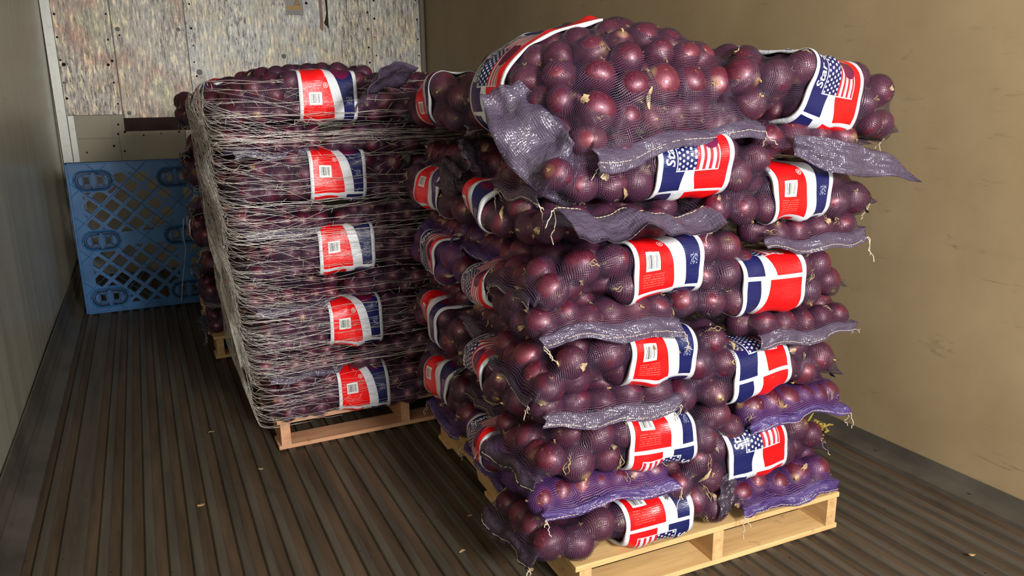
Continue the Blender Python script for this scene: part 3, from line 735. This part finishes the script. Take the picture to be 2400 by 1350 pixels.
# ------------------------------------------------------------------ near stack of sacks
def N3(u, v, z): return (NO[0]+u*math.cos(NR)-v*math.sin(NR), NO[1]+u*math.sin(NR)+v*math.cos(NR), z)
ZL = [0, .230, .368, .502, .636, .770, .905, 1.035, 1.165, 1.300, 1.50]
ZR = [0, .222, .368, .510, .655, .800, .945, 1.085, 1.225, 1.365, 1.52]
def near(u, v, z, rz, **k):
    return sack(N3(u, v, z), rz+math.degrees(NR), **k)
H = {  # hem styles: length, start angle, end angle (down from straight out), material, wave, width
 's': (.042, 35, 80, 'hem', .009), 'm': (.050, 25, 80, 'hem', .012), 'p': (.032, 5, 60, 'hemp', .012), 'pf': (.036, 15, 85, 'hemp', .014),
 'l': (.175, -80, 30, 'hem', .022, 1.05), 'd': (.05, 0, 85, 'hemd', .010), 'dd': (.03, 60, 90, 'hem', .004, .8), 't': (.05, 10, 50, 'hemd', .010, .5), 'r': (.06, 0, 40, 'hemd', .01, .6)}
# odd layers
oddL = {1: ('code', 'd', 't', .078), 3: ('code', 'd', 't', .06), 5: ('code', 'dd', 't', .018), 7: ('code', 'dd', 's', .018), 9: ('stars', 'dd', 't', .0)}
for k in (1, 3, 5, 7, 9):
    sd, e0, e1, lr = oddL[k]
    ux = .245 if k < 9 else .275
    lab = {1: 'onion sack with crumpled red and navy label, bottom left on near stack front',
           3: 'onion sack with creased barcode label over upside-down flag, second label up, near stack left',
           5: 'onion sack with barcode label, third label up on left front of near stack',
           7: 'onion sack with barcode label right below the wide loose grey flap, near stack front',
           9: 'onion sack with star flag label on left front, right under the slanted top sack'}[k]
    nl_ = near(ux+.01, .155, ZL[k]+(.02 if k == 9 else 0), 0, W=.42, L=.79, lab_x=(.02 if k < 9 else .07), side=sd, ends=(H[e0], H[e1]), lab_roll=lr, expose='yx', label=lab,
         T=.182 if k > 1 else .16, bend=-.012 if k > 1 else -.002, roll=(0, -2, 3, 0, 2)[k//2])
    if k == 1:
        ribbon(nl_, [(1.575, 1.69, .335), (1.555, 1.665, .290), (1.535, 1.645, .215)], [(.03, 0, .012), (.032, 0, .014), (.030, 0, .012)], 'hemd', 12)
    if k == 9:
        ribbon(nl_, [(1.045, 1.755, 1.285), (1.00, 1.77, 1.32), (.955, 1.82, 1.385), (.93, 1.88, 1.46), (.91, 1.94, 1.535)],
               [(.0, -.01, .075), (.03, -.03, .075), (.075, -.03, .05), (.075, -.03, .03), (.045, -.03, .02)], 'hem', 6, amp=.012)
    for j, v in enumerate((.64, 1.10)):
        pk = 'netp' if (k, j) in ((1, 0), (1, 1), (7, 0), (7, 1)) else 'net'
        near(.315, v, ZL[k]+.005*j, 0, T=.125, side='code' if (k == 5 and j) else None, netk=pk, ends=(H['p' if pk == 'netp' else ('d', 's', 'm')[(k+j) % 3]], None), expose='x', bend=-.012,
             label='%s onion sack, %s layer, %s end-on one on left side of near stack'
             % ('purple' if pk == 'netp' else 'dark', ORD[k], ('first', 'rear')[j]))
ddR = {1: ('netp', 'pf'), 3: ('netp', 'pf'), 5: ('net', 's'), 7: ('net', 's'), 9: ('net', 'm')}
for k in (1, 3, 5, 7, 9):
    nk, e = ddR[k]
    lab = {1: 'purple onion sack lying end-on at the bottom right of near stack front, on the pallet',
           3: 'purple onion sack with wavy hem, end-on, upper purple one at near stack right',
           5: 'dark onion sack end-on at right of near stack front, hem hanging over lowest white-red-navy fold',
           7: 'dark onion sack end-on at right of near stack, trailing strings, above middle navy-red label',
           9: 'dark onion sack end-on at upper right of near stack under the long pointed grey flap'}[k]
    nb_ = near(.83, .31, ZR[k]+.01, -90, seam=.08, side=None, netk=nk, ends=(None, H[e] if k < 9 else None), expose='y' if k < 9 else 'yz', label=lab, T=.130, W=.46)
    if k == 9:
        ribbon(nb_, [(1.73, 1.67, 1.365), (1.82, 1.625, 1.335), (1.95, 1.61, 1.31), (2.07, 1.60, 1.295), (2.21, 1.59, 1.235)],
               [(0, .004, .030), (0, .008, .050), (0, .01, .046), (0, .01, .036), (0, 0, .002)], 'hem', 5)
# even layers
for k in (2, 4, 6, 8):
    nk = 'netp' if k == 2 else 'net'
    lab = {2: 'purple onion sack end-on at left corner of near stack, second layer up',
           4: 'dark onion sack with grey stitched hem, end-on at left corner, fourth layer of near stack',
           6: 'dark onion sack with wavy grey hem, end-on at left corner, sixth layer of near stack',
           8: 'onion sack with wide loose grey-purple flap across left front of near stack'}[k]
    e = {2: 'p', 4: 's', 6: 'm', 8: 'l'}[k]
    near(.105 if k < 8 else .12, .30, ZL[k]+.018, -90, seam=.05, lab_x=-.15, side='code' if k == 8 else 'stars', netk=nk, ends=(None, H[e]), expose='yx', label=lab, W=.50, T=.152,
         lab_roll=-.055 if k != 8 else -.02)
    nf_ = near(.115, 1.03, ZL[k]+.012, -90, side='code' if k in (2, 4, 8) else 'stars', ends=(None, None), expose='x', W=.43, T=.18,
         netk='netp' if k == 6 else 'net', lab_roll=.01 if k != 6 else -.06,
         label='labelled onion sack lengthwise at far end of near stack left side, %s layer' % ORD[k])
    if k == 8:
        ribbon(nf_, [(1.04, 2.36, 1.30), (.97, 2.33, 1.33), (.93, 2.30, 1.37)], [(0, .05, .05), (0, .045, .05), (0, .01, .012)], 'hem', 8)
        ribbon(nf_, [(1.02, 2.52, 1.30), (.965, 2.50, 1.27), (.94, 2.48, 1.20)], [(0, .09, .02), (0, .08, .02), (0, .07, .01)], 'hemd', 9)
rollR = {2: .03, 4: .07, 6: .105, 8: .0}
for k in (2, 4, 6, 8):
    lab = {2: 'onion sack with Star flag label on right front of near stack, between two purple sacks',
           4: 'onion sack with folded white, navy and red label, fourth layer right front of near stack',
           6: 'onion sack with navy and red label, sixth layer right front of near stack',
           8: 'onion sack with red and navy label under the long pointed flap, near stack right front'}[k]
    near(.66 if k < 8 else .76, .175, ZR[k], 0, side='stars' if k < 8 else 'code', ends=(H['t'], H['r']), lab_roll=rollR[k], expose='y', T=.190, label=lab)
# top layer
sack((1.30, 2.06, 1.545), -90+4, L=.76, W=.66, T=.34, side='stars', netk='net', expose='yxz', pitch=10, roll=8, bend=-.03, seam=.12, sec=.95,
     ends=(None, (.055, 20, 70, 'hem', .012)), lab_roll=.03, lab_x=-.10, label='large slanted onion sack on top left of near stack, red label over its crest', tw=-.02)
sack((1.88, 1.91, 1.535), 3, L=.80, W=.48, T=.23, side='stars', expose='yxz', pitch=8, roll=5, bend=-.03, ends=(None, H['r']), lab_roll=-.005,
     label='onion sack with bright flag label on top right of near stack')
near(.70, .66, 1.535, 0, side='code', expose='yxz', L=.68, T=.17, ends=(H['s'], None), lab_roll=-.06,
     label='onion sack on top of near stack behind the flag-labelled one, only its upper edge showing')
nt_ = near(.13, 1.00, 1.50, -90, side='code', expose='yxz', L=.74, W=.46, T=.20, ends=(H['l'], H['d']), lab_roll=-.045,
     label='onion sack on top rear of near stack, red and navy label facing left, long flap')
ribbon(nt_, [(1.0, 3.0, 1.60), (.88, 2.93, 1.60), (.80, 2.86, 1.565), (.75, 2.80, 1.50)], [(.02, -.06, .04), (.02, -.07, .05), (.02, -.06, .05), (.02, -.04, .03)], 'hem', 10)
near(.62, 1.12, 1.545, 0, side=None, expose='yz', L=.70, T=.17, label='unlabelled onion sack at the top rear of near stack')

# ------------------------------------------------------------------ net-wrapped stack
def mid(dx, y, z, rz, **k): return sack((.405+dx-.075*(z-.2)/1.3, y, z), rz, **k)
mw = ['lowest', 'second lowest', 'middle', 'second highest', 'topmost']
for i in range(5):
    z = .245+.320*i
    mid(.385, 3.40, z, 0, L=.84, W=.46, T=.225 if i < 4 else .21, side='code', expose='yx' if i < 4 else 'yxz', ends=(None, None), lab_roll=.0 if i < 4 else -.03, text=(i > 1), bend=-.006, rmm=(.036, .046), strings=False,
        label='onion sack with %s barcode label inside the net-wrapped stack' % mw[i])
    mid(.94, 3.50, z, -90, L=.60, W=.42, T=.20, side=None, expose='y' if i < 4 else 'yz', ends=(None, H['t']), rmm=(.036, .046), strings=False,
        label='onion sack end-on at right inside the net-wrapped stack, beside its %s front label' % mw[i])
    mid(.17, 4.02, z, -90, L=.62, W=.44, T=.19, side='code', expose='x' if i < 4 else 'xz', rmm=(.036, .046), text=False,
        label='onion sack on left side of net-wrapped stack, level with %s front label' % mw[i])
    if i < 4:
        mid(.15, 3.52, z+.160, -90, L=.66, W=.42, T=.135, side=None, expose='yx', ends=(None, H['dd']), rmm=(.034, .042), strings=False,
            label='flattened onion sack at left corner above %s front label of net-wrapped stack' % mw[i])
        mid(.74, 3.40, z+.160, 0, L=.80, W=.44, T=.135, side=None, expose='y', ends=(None, None), rmm=(.034, .042), strings=False,
            label='flattened unlabelled onion sack at right above %s front label of net-wrapped stack' % mw[i])
        mid(.17, 4.06, z+.160, -90, L=.62, W=.44, T=.13, side=None, expose='x', rmm=(.034, .042),
            label='flattened onion sack at rear left above the %s label level of net-wrapped stack' % mw[i])
mid(.42, 3.86, 1.60, 8, L=.80, W=.46, T=.17, side=None, expose='yxz', ends=(H['d'], None), label='onion sack on top of net-wrapped stack, behind its topmost label')
mid(.30, 4.25, 1.57, -6, L=.74, W=.42, T=.17, side=None, expose='xz', label='onion sack at the top rear of the net-wrapped stack')
mid(.98, 3.95, 1.56, -90, L=.74, W=.44, T=.17, side=None, expose='yz', ends=(None, H['l']), label='onion sack at top right rear of net-wrapped stack with a pale flap standing up')

# ------------------------------------------------------------------ stack hidden behind, only its left edge shows
for i in range(8):
    z = .235+.178*i
    sack((.59 if i % 2 == 0 else .46, 5.0 if i % 2 == 0 else 5.08, z), -90 if i % 2 else 0, L=.70, W=.46, T=.185, side='code' if i == 3 else None, expose='yx', ends=(H['d'], H['d']),
         label='dark onion sack in the sliver behind the net-wrapped stack, %s layer up' % ORD[i+1])

# ------------------------------------------------------------------ stretch netting wound round the middle stack
def wrap():
    rs = np.random.RandomState(77); mb = MB()
    def ring(zf, y0=3.150, th0=0, th1=1, off=0.0, n=150):
        """points round a rounded rectangle; zf(u) height"""
        u = np.linspace(th0, th1, n); 
        x0, x1, ya, yb, rr = .315, 1.60, y0, 4.42, .07
        W_, D_ = x1-x0-2*rr, yb-ya-2*rr; q = math.pi*rr/2; P = 2*(W_+D_)+4*q
        s = u*P; out = np.zeros((n, 2))
        for i, d in enumerate(s):   # starts at back-left corner, goes down the left side to the front, then right
            d = d % P
            if d < D_: p = (x0, yb-rr-d)
            elif d < D_+q: a = (d-D_)/rr; p = (x0+rr-rr*math.cos(a), ya+rr-rr*math.sin(a))
            elif d < D_+q+W_: p = (x0+rr+(d-D_-q), ya)
            elif d < D_+2*q+W_: a = (d-D_-q-W_)/rr; p = (x1-rr+rr*math.sin(a), ya+rr-rr*math.cos(a))
            elif d < 2*D_+2*q+W_: p = (x1, ya+rr+(d-D_-2*q-W_))
            elif d < 2*D_+3*q+W_: a = (d-2*D_-2*q-W_)/rr; p = (x1-rr+rr*math.cos(a), yb-rr+rr*math.sin(a))
            elif d < 2*D_+3*q+2*W_: p = (x1-rr-(d-2*D_-3*q-W_), yb)
            else: a = (d-2*D_-3*q-2*W_)/rr; p = (x0+rr-rr*math.sin(a), yb-rr+rr*math.cos(a))
            out[i] = p
        z = zf(u); cx, cy = .98, 3.79
        lean = -.075*(z-.2)/1.3
        # pulled in between the bulging layers
        lay = -.013*(1-np.cos((z-.245)/.320*2*math.pi))*.5+off
        v = out-np.array([cx, cy]); L_ = np.abs(v).max(1)[:, None]
        out = out+v/np.linalg.norm(v, axis=1)[:, None]*(lay[:, None])
        taper = np.clip((z-1.5)/.2, 0, 1)*.07+np.clip((.20-z)/.1, 0, 1)*.02
        out = out-v/np.linalg.norm(v, axis=1)[:, None]*taper[:, None]
        return np.c_[out[:, 0]+lean, out[:, 1], z]
    # main strands: bunched bands all the way round
    for k in range(95):
        zc = rs.choice([rs.uniform(.17, 1.60), rs.choice([.42, .74, 1.03, 1.30, 1.38, 1.10])+rs.normal(0, .06)]); zc = min(1.60, max(.165, zc))
        sl = rs.normal(.035, .02); a1, a2 = rs.normal(0, .0035, 2); p1, p2 = rs.uniform(0, 6.28, 2); ea = rs.normal(0, .035)
        def zf(u): 
            left = np.clip((.24-u)/.24, 0, 1)
            z = zc+sl*(u-.35)+a1*np.sin(u*19+p1)+a2*np.sin(u*43+p2)*.6+.003*np.sin(u*140+p1)+left*ea*2+.03*left*np.sin(left*5+p2)
            return np.clip(z, .15, 1.64)
        mb.tube(ring(zf, off=rs.uniform(0, .006), n=210), rs.choice([.0004, .0007, .0010], p=[.5, .35, .15]), 3, 0, True)
    # dense crossing threads, mostly on the left side
    for k in range(820):
        c = rs.uniform(-.01, .27) if k < 740 else rs.uniform(.22, .62); ln = rs.uniform(.05, .16); zc = rs.uniform(.18, 1.55); sl = rs.normal(.1, .45)
        if k < 740: sl = rs.normal(-.9, .9)
        p1 = rs.uniform(0, 6.28)
        def zf(u): return np.clip(zc+sl*(u-c)+.012*np.sin(u*60+p1), .15, 1.62)
        mb.tube(ring(zf, th0=max(0, c-ln/2), th1=c+ln/2, off=rs.uniform(0, .007), n=26), .0005, 3)
    # short links
    for k in range(1500):
        c = rs.uniform(0, .62); zc = rs.uniform(.17, 1.6); dz = rs.uniform(.006, .03)*rs.choice([-1, 1]); du = rs.uniform(.001, .012)
        def zf(u): return np.clip(np.linspace(zc, zc+dz, len(u)), .15, 1.62)
        mb.tube(ring(zf, th0=c, th1=c+du, off=rs.uniform(.001, .006), n=3), rs.choice([.0005, .0008]), 3)
    root = empty('stretch_netting', (0, 0, 0)); tag(root, 'clear stretch netting wound around the middle stack of onion sacks', 'netting')
    s = NT('clear_plastic_strands'); s.set(col=(.72, .67, .60), rough=.22, spec=.9)
    s.b.inputs['Transmission Weight'].default_value = 0.0; M['strand'] = s.mat
    st = mb.build('strands', M['strand'], root, True)
    # bunched rope of netting on the left side
    rp = MB()
    for k in range(46):
        pts = []; a0 = rs.uniform(0, 6.28); r0 = rs.uniform(.002, .026)
        for q in np.linspace(0, 1, 14):
            z = .92-.58*q; rr = r0*(1-.75*q)*(math.sin(math.pi*min(1, q*2.2+.18))**.5 if q < .4 else 1)
            pts.append((.325-.075*(z-.2)/1.3+rr*math.cos(a0+q*7)-.012, 4.02-.52*q+rr*math.sin(a0+q*7), z+rs.normal(0, .004)))
        rp.tube(pts, .0016, 3)
    rp.build('bunched_netting', M['strand'], root, True)
    return root
wrap()

# ------------------------------------------------------------------ blue plastic pallet on its edge
def blue():
    W_, H_, TH = 1.30, 1.115, .042
    s = NT('blue_plastic'); o = s.coord()
    n = s.tex('ShaderNodeTexNoise', o, Scale=5.0, Detail=5.0); c = s.ramp(n.outputs[0], [(.35, srgb(30, 80, 128)), (.7, srgb(48, 106, 158))])
    s.set(col=c, rough=.42, spec=.5); M['blue'] = s.mat
    s = NT('blue_plastic_recess'); s.set(col=srgb(28, 66, 108), rough=.5); M['blued'] = s.mat
    root = empty('plastic_pallet', (-.492, 6.26, 0)); tag(root, 'blue plastic pallet standing on edge against the left wall corner', 'pallet')
    feet = [(fx, fz) for fz in (.115, .545, .985) for fx in (.165, .71, 1.19)]
    fw, fh = .125, .070
    wins = [(.20, .60, .20, .485), (.20, .60, .62, .905), (.78, 1.08, .20, .485), (.78, 1.08, .62, .905)]
    wins = [(.085, .665, .06, .50), (.085, .665, .60, 1.035), (.755, 1.23, .06, .50), (.755, 1.23, .60, 1.035)]
    # plate from a fine grid with openings
    n = .0075; nx, nz = int(W_/n), int(H_/n); cell = np.zeros((nx, nz), int)
    X, Z = np.meshgrid((np.arange(nx)+.5)*W_/nx, (np.arange(nz)+.5)*H_/nz, indexing='ij')
    def field(X, Z):      # positive inside an opening
        best = np.full(np.shape(X), -1.0); per, bw2 = .144, .0125
        win = np.full(np.shape(X), -1.0)
        for (a, b, c_, d) in wins:
            cx, cz, hx, hz = (a+b)/2, (c_+d)/2, (b-a)/2, (d-c_)/2
            win = np.maximum(win, (1-(np.abs((X-cx)/hx)**6+np.abs((Z-cz)/hz)**6)**(1/6))*min(hx, hz))
        f_ = win
        for s_, o_ in ((1, -.02), (-1, .50)):
            t = (X+s_*Z*1.05+o_)/per; f_ = np.minimum(f_, np.abs(t-np.round(t))*per/1.45-bw2)
        for fx, fz in feet:
            st = np.hypot(np.clip(np.abs(X-fx)-(fw-fh), 0, None), Z-fz); f_ = np.minimum(f_, st-(fh+.014))
        for fx, fz in feet:
            dx = np.abs(X-fx); st = np.hypot(np.clip(dx-(fw-fh), 0, None), Z-fz)
            f_ = np.maximum(f_, np.minimum(fh*.90-st, st-fh*.60)); f_ = np.maximum(f_, np.minimum(.018-np.abs(dx-.042), .026-np.abs(Z-fz)))
        return f_
    hole = field(X, Z) > 0
    V = {}; vl = []; F = []
    def vid(i, j, k):
        q = (i, j, k)
        if q not in V: V[q] = len(vl); vl.append((i*W_/nx, (0, TH)[k], j*H_/nz))
        return V[q]
    for i in range(nx):
        for j in range(nz):
            if hole[i, j]: continue
            F.append((vid(i, j, 0), vid(i+1, j, 0), vid(i+1, j+1, 0), vid(i, j+1, 0))); F.append((vid(i, j, 1), vid(i, j+1, 1), vid(i+1, j+1, 1), vid(i+1, j, 1)))
            for di, dj, e in ((-1, 0, ((0, 0), (0, 1))), (1, 0, ((1, 1), (1, 0))), (0, -1, ((1, 0), (0, 0))), (0, 1, ((0, 1), (1, 1)))):
                ii, jj = i+di, j+dj
                if ii < 0 or jj < 0 or ii >= nx or jj >= nz or hole[ii, jj]:
                    (a, b), (c_, d) = e; F.append((vid(i+a, j+b, 0), vid(i+a, j+b, 1), vid(i+c_, j+d, 1), vid(i+c_, j+d, 0)))
    P_ = np.array(vl); cnt = {}
    for q in F:
        if len({vl[i][1] for i in q}) > 1:
            for i in q: cnt[i] = 1
    bi = np.array(sorted(cnt)); x_, z_ = P_[bi, 0].copy(), P_[bi, 2].copy(); inn_ = (x_ > .002) & (x_ < W_-.002) & (z_ > .002) & (z_ < H_-.002); e_ = 5e-4
    for _ in range(3):
        f0 = field(x_, z_); gx = (field(x_+e_, z_)-field(x_-e_, z_))/(2*e_); gz = (field(x_, z_+e_)-field(x_, z_-e_))/(2*e_); g2 = gx*gx+gz*gz+1e-4
        x_ -= np.where(inn_, np.clip(f0*gx/g2, -.003, .003), 0); z_ -= np.where(inn_, np.clip(f0*gz/g2, -.003, .003), 0)
    P_[bi, 0] = x_; P_[bi, 2] = z_; vl = [tuple(p) for p in P_]
    deck = obj('deck', mesh('deck', vl, F, M['blue']), root)
    # faint moulded ribs on the face
    rb_ = MB()
    for q in np.arange(-.9, 1.3, .256):
        p0, p1 = (max(0.01, q), ), None
        a = max(.01, q); z0 = (a-q)/1.05; b = min(W_-.01, q+1.05*H_); z1 = (b-q)/1.05
        if b-a > .1 and z0 < H_: rb_.tube([(a, -.0005, z0+.005), (b, -.0005, min(H_-.005, z1))], .0022, 4)
        if b-a > .1 and z0 < H_: rb_.tube([(a, -.0005, H_-z0-.005), (b, -.0005, max(.005, H_-z1))], .0022, 4)
    # nestable feet: stadium cups with a raised rim and two inner bridges
    for fx, fz in feet:
        m = MB(); pts = []
        for q in range(32):
            a = 2*math.pi*q/32; cx = (fw-fh)*(1 if math.cos(a) > 0 else -1); pts.append((fx+cx+fh*math.cos(a), fz+fh*math.sin(a)))
        m.tube([(x, -.002, z) for x, z in pts], .007, 6, 0, True)
        # dish: a dark trough round a raised centre that carries the two slots
        k = len(pts); rings = [(.97, -.006), (.90, .002), (.88, .040), (.62, .040), (.60, .0005)]
        b0 = len(m.v)
        for sc_, y in rings:
            for q in range(32):
                a = 2*math.pi*q/32; cx = (fw-fh)*(1 if math.cos(a) > 0 else -1); m.v.append((fx+cx+fh*sc_*math.cos(a), y, fz+fh*sc_*math.sin(a)))
        for i in range(len(rings)-1):
            for j in range(k): m.f.append((b0+i*k+j, b0+i*k+(j+1) % k, b0+(i+1)*k+(j+1) % k, b0+(i+1)*k+j)); m.m.append(1)
        for sg in (-1, 1):
            for (w0, w1, h0, h1) in ((.060, .072, -.034, .034), (.018, .026, -.034, .034)):
                m.box(fx+sg*w0 if sg > 0 else fx-w1, fx+sg*w1 if sg > 0 else fx-w0, -.006, .002, fz+h0, fz+h1, 1)
            m.box(fx+.02 if sg > 0 else fx-.07, fx+.07 if sg > 0 else fx-.02, -.006, .002, fz+.030, fz+.037, 1)
            m.box(fx+.02 if sg > 0 else fx-.07, fx+.07 if sg > 0 else fx-.02, -.006, .002, fz-.037, fz-.030, 1)
        m.box(fx-.006, fx+.006, -.010, .012, fz-.058, fz+.058, 0)
        m.box(fx-.013, fx-.009, -.006, .006, fz-.058, fz+.058, 0); m.box(fx+.009, fx+.013, -.006, .006, fz-.058, fz+.058, 0)
        # cup behind
        m2 = MB(); r0 = [(x, TH, z) for x, z in pts]; r1 = [(fx+(x-fx)*.8, TH+.085, fz+(z-fz)*.8) for x, z in pts]
        m2.v = r0+r1; m2.f = [(j, (j+1) % k, k+(j+1) % k, k+j) for j in range(k)]; m2.m = [0]*k
        ft = m.build('foot_recess', [M['blue'], M['blued']], root); m2.build('foot', M['blued'], root)
    rm = MB(); e = .012
    rm.box(-.004, e, -.004, TH+.05, 0, H_, 0, .002); rm.box(W_-e, W_, -.004, TH+.05, 0, H_, 0, .002); rm.box(0, W_, -.004, TH+.05, H_-e, H_, 0, .002); rm.box(0, W_, -.004, TH+.05, 0, e, 0, .002)
    rm.v += []; rm.build('rim', M['blue'], root); rb_.build('moulded_ribs', M['blue'], root)
    root.rotation_euler = (R_(0), 0, 0)
blue()

# loose white strap in front of the blue pallet
sm = MB(); sm.tube([(.155, 6.20, .035), (.175, 6.12, .20), (.20, 6.0, .36), (.215, 5.85, .50), (.205, 5.75, .62), (.22, 5.7, .74)], .0035, 5)
tag(sm.build('packing_strap', simple('pale_plastic_strap', (.55, .55, .52), .35)), 'thin white strap hanging in front of the blue pallet near the dark sacks', 'strap')

# dried clump of onion roots beside the right wall
m = MB(); rs = np.random.RandomState(4)
for i in range(46):
    p = np.array([2.655, 2.30, .012])+rs.normal(0, .016, 3)*np.array([1.3, 1.6, .6]); p[2] = max(.006, p[2]); q = p+rs.normal(0, .022, 3)*np.array([1, 1, .6]); q[2] = max(.006, q[2]+.01)
    m.tube([p, (p+q)/2+rs.normal(0, .004, 3)+np.array([0, 0, .006]), q], [.004, .005, .002], 4)
tag(m.build('dried_root_clump', simple('yellow_dry_roots', (.42, .30, .06), .8)), 'yellow dried root clump on the floor beside the right wall', 'debris')
# papery crumbs on the floor
for i, (x, y) in enumerate(((.99, 1.95), (.90, 1.70), (.62, 1.95), (.83, 2.15), (.05, 2.9), (.52, 1.62), (.30, 3.1), (2.35, 1.35), (.20, 2.2), (.78, 1.62), (.95, 2.35), (2.2, 1.2), (.15, 3.6))):
    n_, z0 = 6, .0015
    m = MB(); a = np.linspace(0, 6.28, n_, endpoint=False); rr = rs.uniform(.004, .011, n_)
    top = [(x+rr[j]*math.cos(a[j])*1.6, y+rr[j]*math.sin(a[j]), z0+.002+rs.uniform(0, .003)) for j in range(n_)]
    bot = [(p[0], p[1], p[2]-.001) for p in top]; m.v = top+bot; m.f = [tuple(range(n_)), tuple(range(2*n_-1, n_-1, -1))]+[(j, n_+j, n_+(j+1) % n_, (j+1) % n_) for j in range(n_)]; m.m = [0]*(n_+2)
    o = m.build('onion_skin_crumb', M['root'])
    wh = ('beside the left edge of the near pallet', 'just left of the near pallet corner', 'in the open floor midway between both pallets', 'left of the near stack, level with its middle',
          'nearest the left wall, ahead of the wrapped stack', 'in the floor centre, closest to the lower edge', 'by the left corner of the wrapped stack pallet', 'right of the near pallet by the right wall',
          'on a rib in the left half of the floor', 'close to the lower edge near the pallet corner', 'beside the far end of the near pallet', 'at the right, nearest the lower edge', 'farthest back, left of the wrapped stack')[i]
    tag(o, 'tan crumb of onion skin '+wh, 'crumb', 'onion skin crumbs scattered on the floor')
